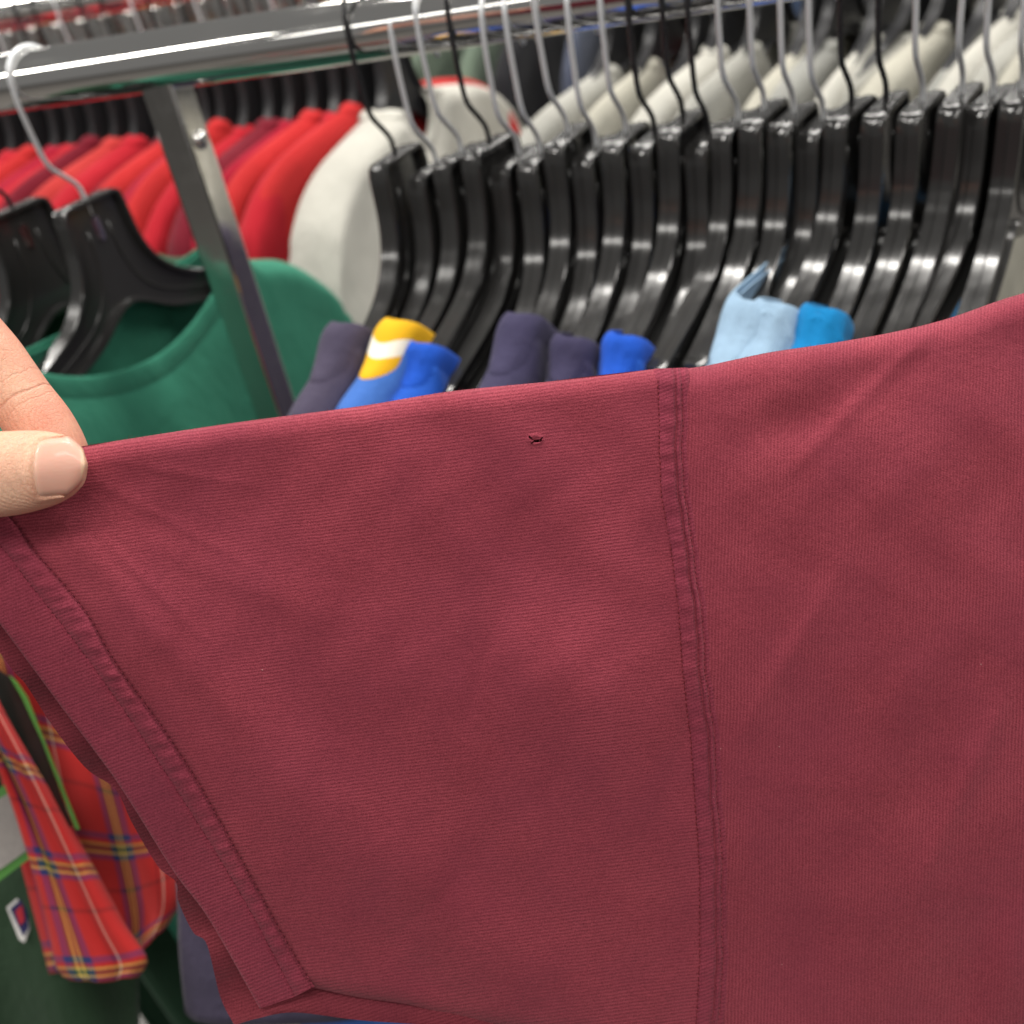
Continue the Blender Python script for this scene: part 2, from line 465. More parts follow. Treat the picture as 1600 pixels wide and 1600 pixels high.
def shirt_meshes(seed, nk=0.085, scoop_f=0.085, scoop_b=0.015, pw=1.3, sh=0.205, sleeve=0.26, reach=0.262, body=0.66, slope=1.0, th=0.011, wave=0.010, mat=None, cmat=None, band=0.020):
    """a T-shirt hung on a hanger; origin at the hanger neck's top, -y (s) towards the camera. Returns shirt and collar meshes"""
    r = np.random.RandomState(seed)
    ph = r.uniform(0, 6.28, 6)
    half = catmull([(0.0, -0.076), (nk * 0.55, -0.075), (nk, -0.079), (0.13, -0.079 - 0.014 * slope), (0.17, -0.079 - 0.026 * slope), (sh, -0.079 - 0.044 * slope), (sh + 0.022, -0.079 - 0.067 * slope), (reach - 0.012, -0.12 - 0.09 * slope), (reach, -0.118 - sleeve)], 44)
    path = [(-s, z) for s, z in half[:0:-1]] + [(s, z) for s, z in half]
    NT_ = 22
    V, F, UV = [], [], []
    nu = len(path)
    def pt(iu, jt, side):
        s, z0 = path[iu]
        a = abs(s)
        top = z0
        ins = 0.0
        if a < nk:
            top = z0 - (scoop_f if side > 0 else scoop_b) * (1 - (a / nk) ** 2) ** pw
        t = jt / (NT_ - 1); tt = t ** 2.2
        sb = math.copysign(min(a, 0.235) + 0.01, s) if a > 1e-6 else 0
        if a > sh + 0.02:            # the sleeve's columns stop at its hem
            endz = min(top - 0.004, -0.118 - sleeve - 0.02 * (reach - a) / 0.05)
            k = smooth(sh + 0.02, reach, a)
            endz = (1 - k) * (-body) + k * endz if False else endz
        else:
            endz = -body
        z = top + (endz - top) * tt
        ss = s + (sb - s) * tt * (0 if a > sh + 0.02 else 1)
        drop = top - z
        open_ = 1.0 if a < nk else 0.0
        g = min(1.0, (drop + 0.0004) / 0.011) ** 0.5 if not open_ else (0.55 + 0.45 * math.sqrt(min(1, drop / 0.04)))
        if a >= nk:
            g = g if jt > 0 else 0.0
        w_ = wave * smooth(0.02, 0.22, drop)
        x = side * th * (0.75 + 0.15 * g) * g * (1.0 + 1.3 * smooth(0.05, 0.5, drop))
        x += w_ * (math.sin(38 * ss + ph[0] + 5 * z) + 0.6 * math.sin(71 * ss + ph[1] - 3 * z + side) + side * 0.5 * math.sin(23 * ss + ph[2]))
        x += 0.02 * smooth(0, 0.6, drop) * math.sin(9 * ss + ph[3])
        ss += 0.004 * math.sin(40 * z + ph[4]) * smooth(0.03, 0.2, drop)
        return (x, -ss, z)
    for side in (1, -1):
        off = len(V)
        for iu in range(nu):
            for jt in range(NT_):
                V.append(pt(iu, jt, side)); UV.append((path[iu][0] * 4, jt / (NT_ - 1)))
        f = grid_faces(nu, NT_, off=off)
        F += f if side > 0 else [q[::-1] for q in f]
    me = bpy.data.meshes.new('shirt'); me.from_pydata(V, [], F)
    ul = me.uv_layers.new(name='UVMap')
    for l in me.loops: ul.data[l.index].uv = UV[l.vertex_index]
    bm = bmesh.new(); bm.from_mesh(me); bmesh.ops.remove_doubles(bm, verts=bm.verts, dist=0.0004); bm.to_mesh(me); bm.free()
    me.polygons.foreach_set('use_smooth', [True] * len(me.polygons)); me.materials.append(mat)
    # collar: a ribbed band round the neckline, over the arms at both shoulders
    def loop(nk_, ex, lift):
        out = []
        n = 30
        for side in (1, -1):
            for i in range(n):
                s = nk_ * math.cos(math.pi * i / n) * side
                a = abs(s)
                zt = np.interp(a, [q[0] for q in half], [q[1] for q in half])
                sc_ = (scoop_f if side > 0 else scoop_b) + ex
                z = zt - sc_ * max(0.0, 1 - (a / nk_) ** 2) ** pw + lift
                q = max(0.0, 1 - (a / nk_) ** 2)
                x = side * (th * 0.66 + lift) * min(1.0, q * 6) ** 0.5
                out.append((x, -s, z))
        return out
    CV, CF, CUV = [], [], []
    nr = 7
    for j in range(nr):
        t = j / (nr - 1)
        lf = 0.0016 * math.sin(math.pi * t) ** 0.6 + 0.0010
        lp = loop(nk - 0.004 + band * t, band * t * 0.95 - 0.004, lf)
        CV += lp; CUV += [(i / len(lp), t) for i in range(len(lp))]
    n = len(lp)
    for j in range(nr - 1):
        for i in range(n):
            CF.append((j * n + i, j * n + (i + 1) % n, (j + 1) * n + (i + 1) % n, (j + 1) * n + i))
    mc = bpy.data.meshes.new('collar'); mc.from_pydata(CV, [], CF)
    ul = mc.uv_layers.new(name='UVMap')
    for l in mc.loops: ul.data[l.index].uv = CUV[l.vertex_index]
    mc.polygons.foreach_set('use_smooth', [True] * len(mc.polygons)); mc.materials.append(cmat or mat)
    me = bake(me, [('SOLIDIFY', dict(thickness=0.0012, offset=0)), ('SUBSURF', dict(levels=1, render_levels=1))])
    mc = bake(mc, [('SOLIDIFY', dict(thickness=0.0018, offset=1)), ('SUBSURF', dict(levels=1, render_levels=1))])
    return me, mc

def shirt_on(root_src, name, meshes, mat, cmat, label, cat, group, dz=0.0, dyaw=0.0, yaw=None, loc=None):
    root = empty(name, root_src.location if loc is None else loc, root_src.rotation_euler[2] + dyaw)
    root.location.z += dz
    tag(root, label, cat, group)
    b = child('shirt_body', meshes[0], root, mat)
    child('collar', meshes[1], root, cmat)
    return root

FAB = {}
def fab(key, rgb, **kw):
    if key not in FAB: FAB[key] = cloth_mat('cloth_' + key, C(*rgb), **kw)
    return FAB[key]
RIB = 2 * math.pi * 150
fab('navy', (62, 58, 86)); fab('navy_grey', (72, 66, 86)); fab('royal', (38, 92, 196)); fab('cobalt', (66, 112, 190))
fab('royal_rib', (34, 92, 208), rib=RIB); fab('sky', (158, 188, 214), rib=RIB); fab('cyan', (16, 132, 196), rib=RIB)
fab('green', (56, 130, 106)); fab('forest', (44, 74, 54)); fab('cream', (205, 199, 184))
# collar with yellow and white stripes
m = NT('striped_collar'); sp = m.n('ShaderNodeSeparateXYZ'); m.set(sp.inputs[0], m.coord('UV'))
cr = m.n('ShaderNodeValToRGB'); m.set(cr.inputs[0], sp.outputs[1]); cr.color_ramp.interpolation = 'CONSTANT'
cr.color_ramp.elements[0].color = C(226, 172, 12); cr.color_ramp.elements[1].position = 0.40; cr.color_ramp.elements[1].color = C(236, 230, 214)
e = cr.color_ramp.elements.new(0.62); e.color = C(226, 172, 12)
FAB['stripes'] = m.out(cr.outputs[0], 0.9)

SH_SKY = shirt_meshes(41, nk=0.124, scoop_f=0.1, scoop_b=0.05, th=0.0175, wave=0.004, reach=0.235, sh=0.19, sleeve=0.2, mat=fab('navy', None), band=0.045)
SH_SKY_TALL = shirt_meshes(41, nk=0.118, scoop_f=0.1, scoop_b=0.010, th=0.0175, wave=0.004, reach=0.235, sh=0.19, sleeve=0.2, mat=fab('navy', None), band=0.045)
SH_NEAR = [shirt_meshes(11 + i, nk=0.123, scoop_f=0.1, scoop_b=0.05, th=0.0165, wave=0.004, reach=0.235, sh=0.19, sleeve=0.20, mat=fab('navy', None), band=0.024) for i in range(2)]
SH_WIDE = [shirt_meshes(31, nk=0.112, scoop_b=0.06, th=0.0165, wave=0.004, reach=0.235, sh=0.19, sleeve=0.2, mat=fab('navy', None), band=0.042)]
for (i, mset, mt, cm, dz, lab) in (
        (0, SH_WIDE[0], 'navy_grey', 'navy_grey', 0.008, 'faded dark navy shirt on the leftmost hanger of the tight row'),
        (2, SH_WIDE[0], 'cobalt', 'stripes', 0.010, 'blue jersey with a yellow and white striped collar'),
        (3, SH_NEAR[0], 'royal', 'royal_rib', -0.006, 'bright royal blue shirt just right of the striped-collar jersey'),
        (6, SH_WIDE[0], 'navy', 'navy', 0.005, 'navy sweatshirt with thick collar, middle of the tight row'),
        (8, SH_NEAR[1], 'navy', 'navy', -0.004, 'navy shirt with collar low between two hanger arms'),
        (10, SH_NEAR[0], 'royal', 'royal_rib', -0.010, 'royal blue ribbed collar shirt just left of the maroon armhole seam'),
        (15, SH_SKY_TALL, 'sky', 'sky', 0.012, 'pale blue ribbed shirt, left of the two pale blue ones'),
        (16, SH_SKY, 'sky', 'sky', 0.006, 'pale blue ribbed shirt beside the bright cyan one'),
        (17, SH_SKY, 'cyan', 'cyan', 0.002, 'bright cyan ribbed shirt above the maroon shoulder')):
    shirt_on(near_roots[i], 'hanging_shirt', mset, FAB[mt], FAB[cm], lab, 'shirt', 'blue shirts on the near rail', dz=dz)

# green T-shirts at the left of the near rail
GX = math.radians(-17)
g_h = hanger(k_for_x(132, NECK_Z), 0, GX, S, 'black hanger with a silver hook holding the green T-shirt', 'black hangers at the left end', clip=True)
SH_GREEN = shirt_meshes(5, nk=0.112, scoop_f=0.052, scoop_b=0.012, pw=0.8, slope=1.5, body=0.98, th=0.020, wave=0.004, reach=0.25, sh=0.20, sleeve=0.22, mat=FAB['green'], band=0.022)
shirt_on(g_h, 'green_tshirt', SH_GREEN, FAB['green'], FAB['green'], 'plain green crew neck T-shirt on a black hanger', 't-shirt', 'green shirts at the left')
g2 = hanger(k_for_x(18, NECK_Z), 0, GX - 0.03, B, 'black hanger cut by the left edge of the picture', 'black hangers at the left end', clip=True, dz=0.0)
SH_GREEN2 = shirt_meshes(6, nk=0.10, scoop_f=0.07, scoop_b=0.012, pw=0.8, body=0.98, th=0.018, wave=0.004, reach=0.25, sh=0.20, sleeve=0.22, mat=FAB['forest'], band=0.022)
shirt_on(g2, 'green_tshirt', SH_GREEN2, FAB['forest'], FAB['forest'], 'dark forest green shirt behind the fingers at the left edge', 't-shirt', 'green shirts at the left')

# rack of red and cream shirts behind
SH_FAR = [shirt_meshes(50 + i, nk=0.040, scoop_f=0.05, slope=1.25, th=0.012 + 0.003 * i, wave=0.009, mat=FAB['cream'], sh=0.20, reach=0.25, sleeve=0.24) for i in range(3)]
REDS = {'red': (176, 30, 43), 'scarlet': (186, 43, 44), 'wine': (112, 22, 38), 'crimson': (158, 22, 46), 'coral': (184, 56, 54), 'berry': (156, 26, 70)}
for kk, v in REDS.items(): fab(kk, v)
seq = ['coral', 'red', 'berry', 'scarlet', 'wine', 'red', 'scarlet', 'crimson', 'red', 'wine', 'coral', 'red', 'wine', 'scarlet', 'crimson', 'scarlet', 'red', 'wine', 'crimson', 'scarlet', 'red', 'scarlet']
ci = {}
for i, cname in enumerate(seq):
    px = -150 + 34 * i + rng.uniform(-6, 6)
    ci[cname] = ci.get(cname, 0) + 1
    k = k_for_x(px, NECK_Z, OFF_B)
    ex = math.radians(-24 + rng.uniform(-4, 4))
    h = hanger(k, OFF_B, ex, B if i % 3 else S, 'black hanger holding a red shirt, %s from the left on the back rack' % ORD[i], 'hangers of the red shirts', plastic=M['plastic_far'], detail=False)
    shirt_on(h, 'red_shirt', SH_FAR[i % 3], FAB[cname], FAB[cname], '%s shirt on the rack behind, %s from the left among the red ones' % (cname, ORD[i]), 'shirt', 'red shirts on the back rack', dz=0.016 + rng.uniform(-.006, .006))
SH_BIG = shirt_meshes(77, nk=0.045, scoop_f=0.05, slope=1.15, th=0.036, wave=0.007, mat=FAB['cream'], sh=0.20, reach=0.26, sleeve=0.28)
for i in range(15):
    px = 640 + (-36 if i == 0 else 280 + 58 * i + rng.uniform(-14, 14))
    offw = OFF_B if i == 0 else OFF_W
    k = k_for_x(px, NECK_Z, offw)
    ex = math.radians((-14 if i == 0 else -32) + rng.uniform(-9, 9))
    key = 'cream%d' % (i % 4); v = [(190, 188, 179), (166, 165, 158), (180, 177, 164), (148, 148, 143)][i % 4]
    fab(key, v)
    h = hanger(k, offw, ex, S if i % 3 else B, 'black hanger holding a cream shirt, %s from the left on the back rack' % ORD[i], 'hangers of the cream shirts', plastic=M['plastic_far'], detail=False)
    lab = 'large off-white shirt next to the red shirts' if i == 0 else 'pale cream shirt %son the back rack, %s from its left' % ('with a red collar ' if i == 3 else '', ORD[i - 1])
    shirt_on(h, 'cream_shirt', SH_BIG if i == 0 else SH_FAR[(i + 1) % 3], FAB[key], FAB['red'] if i == 3 else FAB[key], lab, 'shirt', 'cream shirts on the back rack', dz=0.004 + rng.uniform(-.012, .008))
# farthest rack
cols = {'slate': (70, 76, 92), 'black': (30, 30, 34), 'sage': (96, 110, 96), 'denim': (88, 112, 158), 'mustard': (206, 160, 40), 'grey': (128, 124, 120)}
for kk, v in cols.items(): fab(kk, v)
ks = list(cols)
for i in range(30):
    px = -90 + (38 * i if i < 16 else 570 + 75 * (i - 15))
    k = k_for_x(px, NECK_Z, OFF_C)
    cname = ks[(i * 5 + i // 6) % 6] if px > 500 else ['wine', 'red', 'scarlet', 'mustard'][i % 4]
    if i in (17, 18): cname = 'mustard' if i == 17 else 'sage'
    h = hanger(k, OFF_C, math.radians(-12 + rng.uniform(-5, 5)), S, 'hanger on the farthest rack, %s from the left' % ORD[i], 'hangers on the farthest rack', plastic=M['brushed'] if px < 560 else M['plastic_far'], detail=False)
    shirt_on(h, 'far_shirt', SH_FAR[i % 3], FAB[cname], FAB[cname], '%s shirt on the farthest rack, %s from the left' % (cname, ORD[i]), 'shirt', 'shirts on the farthest rack')

# ------------------------------------------------------------------ the maroon T-shirt in the foreground
TE = [(-60, 731), (40, 713), (135, 697), (200, 686), (370, 660), (560, 635), (700, 612), (850, 597), (960, 585), (1020, 577), (1052, 577)]
AR = [(1052, 577), (1055, 660), (1060, 780), (1075, 860), (1085, 950), (1092, 1040), (1107, 1190), (1115, 1300), (1120, 1400), (1118, 1500), (1112, 1640)]
S2 = [(-60, 731), (20, 815), (50, 860), (130, 955), (178, 1037), (262, 1153), (323, 1251), (392, 1375), (447, 1475), (488, 1543)]
S1 = [(-105, 738), (0, 852), (45, 910), (115, 1000), (192, 1107), (258, 1206), (326, 1313), (395, 1430), (461, 1557)]
HE = [(-170, 748), (0, 975), (100, 1110), (185, 1225), (271, 1361), (327, 1437), (406, 1576)]
BE = [(-180, 752), (0, 1020), (40, 1069), (84, 1137), (134, 1200), (181, 1234), (206, 1285), (247, 1354), (275, 1378), (279, 1409), (302, 1457), (323, 1475), (344, 1557), (366, 1602)]
UB = [(488, 1543), (560, 1558), (640, 1570), (720, 1590), (800, 1605), (950, 1622), (1112, 1640)]
BB = [(366, 1602), (400, 1592), (460, 1582), (560, 1594), (700, 1606), (900, 1640), (1112, 1680)]
BT = [(1052, 577), (1100, 572), (1200, 551), (1300, 536), (1400, 518), (1480, 498), (1560, 470), (1600, 458), (1720, 425), (1860, 390)]

# soft folds: centre line from (x0, y0) to (x1, y1), half width, height towards the camera in millimetres
RIDGES = [(60, 860, 640, 1440, 95, 5.0), (260, 1180, 560, 1560, 34, 1.4), (430, 1330, 640, 1580, 30, 1.3), (600, 1300, 820, 1620, 55, 1.8),
          (760, 1030, 1075, 1130, 110, 4.2), (700, 1400, 1000, 1640, 60, 2.4), (250, 1010, 420, 1290, 30, -1.2), (640, 1490, 760, 1640, 30, -1.4),
          (160, 770, 620, 790, 90, -1.2), (500, 900, 980, 900, 120, -1.6), (90, 800, 330, 1100, 22, 0.7), (130, 800, 520, 980, 26, 0.5), (140, 712, 420, 765, 9, 0.22), (140, 745, 400, 890, 10, 0.25), (110, 790, 330, 1010, 10, 0.3),
          (1500, 470, 1210, 760, 13, 0.75), (1440, 540, 1180, 680, 46, -1.7), (1600, 560, 1360, 800, 80, 1.3), (1330, 860, 1130, 1200, 16, 0.75), (1390, 920, 1200, 1260, 60, -1.1),
          (1590, 1050, 1420, 1420, 18, 1.4), (1530, 1000, 1360, 1380, 50, -1.5), (1610, 1400, 1540, 1640, 40, 3.0), (1540, 1400, 1500, 1640, 50, -2.4),
          (1280, 1230, 1240, 1600, 90, -2.2), (1150, 640, 1350, 580, 30, 0.9), (1120, 700, 1320, 640, 34, -1.0), (1420, 1150, 1380, 1600, 70, 1.4)]
def seg_d(x, y, x0, y0, x1, y1):
    dx, dy = x1 - x0, y1 - y0; L2 = dx * dx + dy * dy
    t = ((x - x0) * dx + (y - y0) * dy) / L2
    tc = np.clip(t, 0, 1)
    d = np.hypot(x - x0 - tc * dx, y - y0 - tc * dy)
    fade = np.sin(np.pi * np.clip(t, 0.0, 1.0)) ** 0.7
    return d, fade
def folds(x, y):
    z = np.zeros_like(x)
    for (x0, y0, x1, y1, wd, amp) in RIDGES:
        d, fade = seg_d(x, y, x0, y0, x1, y1)
        z = z - amp * 0.001 * np.exp(-(d / wd) ** 2) * fade
    # fine rumples of washed jersey
    z += 0.00022 * np.sin(x / 23.0 + 1.3 * np.sin(y / 41.0)) * np.sin(y / 31.0 + x / 90.0)
    z += 0.00035 * np.sin(x / 61.0 - y / 47.0 + 2.0 * np.sin(x / 130.0))
    return z
def D0(x, y):
    t = (y - 600) / 1000.0
    return 0.3135 + 0.000017 * x + 0.012 * t + 0.040 * t * np.abs(t)
def D(x, y):
    x = np.asarray(x, float); y = np.asarray(y, float)
    return D0(x, y) + folds(x, y)
def PV(x, y, d):
    """arrays of pixels and depths to an (n, 3) array of places"""
    a = ((x - 800) / FPX)[:, None] * np.array(CX) + ((800 - y) / FPX)[:, None] * np.array(CY) + np.array(FW)
    return np.array(CAM) + a * d[:, None]
def coons(top, bot, left, right, us, vs):
    T, Bq = catmull(top, us), catmull(bot, us)
    Lq, Rq = catmull(left, vs), catmull(right, vs)
    U, V = us[:, None, None], vs[None, :, None]
    c00, c10, c01, c11 = Lq[0], Rq[0], Lq[-1], Rq[-1]
    g = (1 - V) * T[:, None] + V * Bq[:, None] + (1 - U) * Lq[None] + U * Rq[None] - ((1 - U) * (1 - V) * c00 + U * (1 - V) * c10 + (1 - U) * V * c01 + U * V * c11)
    return g
def round_top(v, depth_px, r):
    """falls away from the camera towards a folded edge"""
    t = np.clip(1 - v / depth_px, 0, 1)
    return r * (1 - np.sqrt(np.clip(1 - t * t, 0, 1)))

M['knit_sleeve'] = knit_mat('maroon_jersey_sleeve', 0.13, 1.0, 5.3)
M['knit_body'] = knit_mat('maroon_jersey_body', 1.0, 0.03, 5.2)
M['knit_hem'] = knit_mat('maroon_jersey_hem', 0.34, 0.94, 5.6, base=(0.25, 0.033, 0.055))
M['knit_inside_shaded'] = knit_mat('maroon_jersey_inside_shaded', 0.30, 0.95, 5.6, base=(0.17, 0.023, 0.034))  # same jersey with a darker base: shade of the inner layers put into the colour
M['thread'] = simple('maroon_thread', C(120, 24, 36)[:3], 0.8, 0.0, 400, 0.4)
M['thread_hem'] = simple('hem_thread', C(98, 24, 40)[:3], 0.85, 0.0, 400, 0.4)
M['thread_dark'] = simple('dark_maroon_thread', C(84, 18, 34)[:3], 0.85, 0.0, 400, 0.4)

shirt = empty('maroon_tshirt', P(1300, 1500, 0.36))
tag(shirt, 'maroon jersey T-shirt with its sleeve pulled out and a small hole in it', 't-shirt')
bpy.context.view_layer.update()
INV = np.array(shirt.location)
def sheet(name, g, dep, mat, parent=shirt, uvoff=(0, 0), solid=0.0, keep=None, flip=False):
    nu, nv = g.shape[:2]
    x, y = g[..., 0].ravel(), g[..., 1].ravel()
    V = PV(x, y, dep.ravel()) - INV
    F = grid_faces(nu, nv)
    if keep is not None:
        F = [f for f in F if keep(x[list(f)].mean(), y[list(f)].mean())]
    if flip: F = [f[::-1] for f in F]
    o = mk(name, V, F, mat, parent, uvs=np.stack([x / 1000, y / 1000], 1))
    if solid:
        mod(o, 'SOLIDIFY', thickness=solid, offset=-1)
    return o

# sleeve: front layer, grid refined round the moth hole
HX, HY = 837, 687
us = np.linspace(0, 1, 230); vs = np.linspace(0, 1, 200)
g0 = coons(TE, UB, S2, AR, us, vs)
iu, iv = np.unravel_index(np.argmin((g0[..., 0] - HX) ** 2 + (g0[..., 1] - HY) ** 2), g0.shape[:2])
us = np.unique(np.concatenate([us[np.abs(us - us[iu]) > 0.0145], np.linspace(us[iu] - 0.014, us[iu] + 0.014, 44)]))
vs = np.unique(np.concatenate([vs[np.abs(vs - vs[iv]) > 0.0145], np.linspace(vs[iv] - 0.014, vs[iv] + 0.014, 44), np.linspace(0, 0.03, 14)]))
g = coons(TE, UB, S2, AR, us, vs)
CAPS = [(-8.2, -3.8, -5.2, -1.2, 1.3), (-0.5, 1.7, 6.0, 0.9, 1.9), (6.0, 0.5, 8.6, -2.6, 1.0), (-5.5, 4.6, -1.0, 1.6, 0.9), (-5, -1, -3, 0.2, 0.6)]
CAPS = [tuple(1.2 * v for v in c) for c in CAPS]
def in_hole(x, y):
    for (a, b, c, d, r) in CAPS:
        if seg_d(np.float64(x - HX), np.float64(y - HY), a, b, c, d)[0] < r: return True
    return False
def keep(x, y):
    return not (abs(x - HX) < 15 and abs(y - HY) < 11 and in_hole(x, y))
top_y = np.interp(g[..., 0], [p[0] for p in TE], [p[1] for p in TE])
dep = D(g[..., 0], g[..., 1]) + round_top(g[..., 1] - top_y, 34.0, 0.0055)
r = np.hypot(g[..., 0] - HX, (g[..., 1] - HY) * 1.4)
dep -= 0.00035 * np.exp(-((r - 9) / 4.0) ** 2)
bot_y = np.interp(g[..., 0], [p[0] for p in UB], [p[1] for p in UB])
dep += round_top(bot_y - g[..., 1], 26.0, 0.004)
near_s2 = catmull(S2, vs)
dep += 0.0009 * np.exp(-(np.hypot(g[..., 0] - near_s2[None, :, 0], g[..., 1] - near_s2[None, :, 1]) / 9.0) ** 2)
sheet('sleeve', g, dep, M['knit_sleeve'], keep=keep)
# sleeve: back layer, seen inside the cuff and below the underarm seam
ub_, vb_ = np.linspace(0, 1, 140), np.linspace(0, 1, 150)
gb = coons([(-180, 752), (40, 713), (200, 686), (560, 635), (850, 597), (1020, 577), (1060, 577)], BB, BE, [(x + 6, y) for x, y in AR[:-1]] + [(1112, 1680)], ub_, vb_)
vv = vb_[None, :]
gap = 0.0055 + 0.013 * np.sin(np.pi * np.clip(vv, 0, 1)) ** 0.6 * (0.55 + 0.45 * (1 - ub_[:, None])) + 0.0025 * np.sin(vv * 46 + 1.2) * (1 - ub_[:, None]) ** 6
gap = gap * np.clip(vv * 30, 0, 1) ** 0.5 + 0.0056 * (1 - np.clip(vv * 30, 0, 1) ** 0.5)
gap = gap - 0.006 * np.clip((vv - 0.93) / 0.07, 0, 1)
sheet('sleeve_back', gb, D0(gb[..., 0], gb[..., 1]) + gap, M['knit_inside_shaded'], solid=0.0)

# hem band of the sleeve, folded over and topstitched
nl = 260; tl = np.linspace(0, 1, nl)
he, s1, s2 = catmull(HE, nl), catmull(S1, nl), catmull(S2, nl)
def pucker(i, seed):
    return np.sin(i * 0.55 + seed + 1.4 * np.sin(i * 0.13 + seed)) * np.sin(i * 0.21 + 2 * seed)
cols_, depc = [], []
ii = np.arange(nl)
def band(a, b, t): return a + (b - a) * t
def addcol(xy, raise_mm):
    cols_.append(xy); depc.append(D(xy[:, 0], xy[:, 1]) - raise_mm * 0.0011)
wv = 0.35 * np.sin(ii * 0.19) + 0.25 * np.sin(ii * 0.083 + 1)
for t in (1.0, 0.6, 0.25): addcol(band(he, s1, t) , -1.6 + 0 * ii)          # turned-in layer behind
for (t, rz) in ((0.02, -1.2), (0.0, -0.6), (0.0, 0.0), (0.015, 0.6), (0.05, 1.0), (0.12, 1.15), (0.25, 1.1), (0.4, 1.05), (0.55, 1.05), (0.7, 1.1), (0.82, 1.1), (0.9, 1.0), (0.955, 0.75), (0.985, 0.45), (1.0, 0.3)):
    addcol(band(he, s1, t), rz + wv * 0.5 * (1 - abs(2 * t - 1)) + 0.14 * pucker(ii, 2.0 + t) * t)
for (t, rz) in ((0.03, 0.45), (0.10, 0.9), (0.22, 1.35), (0.38, 1.6), (0.55, 1.65), (0.72, 1.5), (0.85, 1.15), (0.94, 0.6), (1.0, 0.0), (1.06, -0.7), (1.12, -0.9)):
    addcol(band(s1, s2, t), rz + 0.6 * pucker(ii * 1.25, 0.7) * math.sin(math.pi * min(t, 1)))
gh = np.stack(cols_, 0); dh = np.stack(depc, 0)
sheet('sleeve_hem', gh, dh, M['knit_hem'])

# armhole seam: topstitched allowance, then a thin cord beside the seam
na = 420; ar = catmull(AR, na); ia = np.arange(na)
tx = np.gradient(ar[:, 0]); ty = np.gradient(ar[:, 1]); ln = np.hypot(tx, ty)
nx, ny = ty / ln, -tx / ln                       # points to the right of the seam
cols_, depc = [], []
wob = 1.6 * np.sin(ia * 0.09) + 1.2 * np.sin(ia * 0.031 + 1) + 0.8 * np.sin(ia * 0.23)
for (o, rz) in ((-31, -0.9), (-28, -0.5), (-25.5, 0.0), (-23.5, 0.55), (-20, 0.95), (-15, 1.1), (-9, 1.15), (-5, 1.05), (-2.5, 0.7), (-1, 0.05), (0.2, -0.35), (1.4, 0.05), (2.6, 0.75), (4.6, 1.05), (6.6, 0.95), (8.2, 0.45), (9.2, -0.1), (10.4, -0.2), (12, 0.15), (15, 0.25), (18, 0.0), (22, -0.8)):
    pk = 0.22 * pucker(ia * 0.8, 1.0 + (0.0 if o < 0 else 2.2)) * (1.0 if -24 < o < 8 else 0.3)
    xs, ys = ar[:, 0] + nx * (o + wob * (0.4 if o < -20 else 1.0)), ar[:, 1] + ny * (o + wob)
    cols_.append(np.stack([xs, ys], 1))
    rt = np.interp(xs, [p[0] for p in TE] + [p[0] for p in BT[1:]], [p[1] for p in TE] + [p[1] for p in BT[1:]])
    depc.append(D(xs, ys) - (rz + pk) * 0.0010 + round_top(np.maximum(ys - rt + 2, 0), 26.0, 0.0055))
cols_ = np.stack(cols_, 0)
cols_[:, 0, 1] -= 2.0
sheet('armhole_seam', cols_, np.stack(depc, 0), M['knit_hem'])

# body panel, front and back
ub2, vb2 = np.linspace(0, 1, 190), np.linspace(0, 1, 240)
vb2 = np.unique(np.concatenate([vb2, np.linspace(0, 0.03, 12)]))
gbd = coons(BT, [(1112, 1640), (1300, 1700), (1600, 1730), (1860, 1740)], AR, [(1860, 390), (1865, 900), (1860, 1740)], ub2, vb2)
bty = np.interp(gbd[..., 0], [p[0] for p in BT], [p[1] for p in BT])
sheet('shirt_body', gbd, D(gbd[..., 0], gbd[..., 1]) + round_top(gbd[..., 1] - bty, 44.0, 0.008), M['knit_body'])
gbk = coons(BT, [(1112, 1680), (1300, 1720), (1600, 1740), (1860, 1750)], [(x + 6, y) for x, y in AR[:-1]] + [(1112, 1680)], [(1860, 390), (1865, 900), (1860, 1750)], np.linspace(0, 1, 60), np.linspace(0, 1, 60))
vv = np.linspace(0, 1, 60)[None, :]
sheet('shirt_back', gbk, D0(gbk[..., 0], gbk[..., 1]) + 0.0081 + 0.02 * np.clip(vv * 4, 0, 1), M['knit_inside_shaded'])

# stitches: short thread capsules along the seams
def stitches(name, curve_px, step, length, rad_mm, lift_mm, mat, dfun=None, x_off=0.0):
    p = catmull(curve_px, 900)
    L = np.concatenate([[0], np.cumsum(np.hypot(*np.diff(p, axis=0).T))])
    parts = []
    t = 0.0
    while t < L[-1] - length:
        q = [np.array([np.interp(t + length * a, L, p[:, 0]) + x_off, np.interp(t + length * a, L, p[:, 1])]) for a in (0, 0.33, 0.66, 1)]
        q = np.array(q) + nrng.normal(0, 0.35, 2)
        dd = D(q[:, 0], q[:, 1]) - np.array([lift_mm - 0.22, lift_mm, lift_mm, lift_mm - 0.22]) * 0.001
        if dfun is not None: dd = dd + dfun(q[:, 0], q[:, 1])
        w3 = PV(q[:, 0], q[:, 1], dd) - INV
        parts.append(tube(w3, [rad_mm * 0.0006, rad_mm * 0.001, rad_mm * 0.001, rad_mm * 0.0006], 5))
        t += step * nrng.uniform(0.88, 1.12)
    V, F = join(parts)
    o = mk(name, V, F, mat, shirt); o['kind'] = 'stuff'
    return o
stitches('hem_stitching', S1, 10.0, 5.5, 0.16, 0.42, M['thread_hem'])
stitches('hem_stitching', [(x + 2, y - 2) for x, y in S2], 11.0, 5.0, 0.15, 0.05, M['thread_hem'])
seam_r = lambda xs, ys: round_top(np.maximum(ys - 577, 0), 26.0, 0.0055)
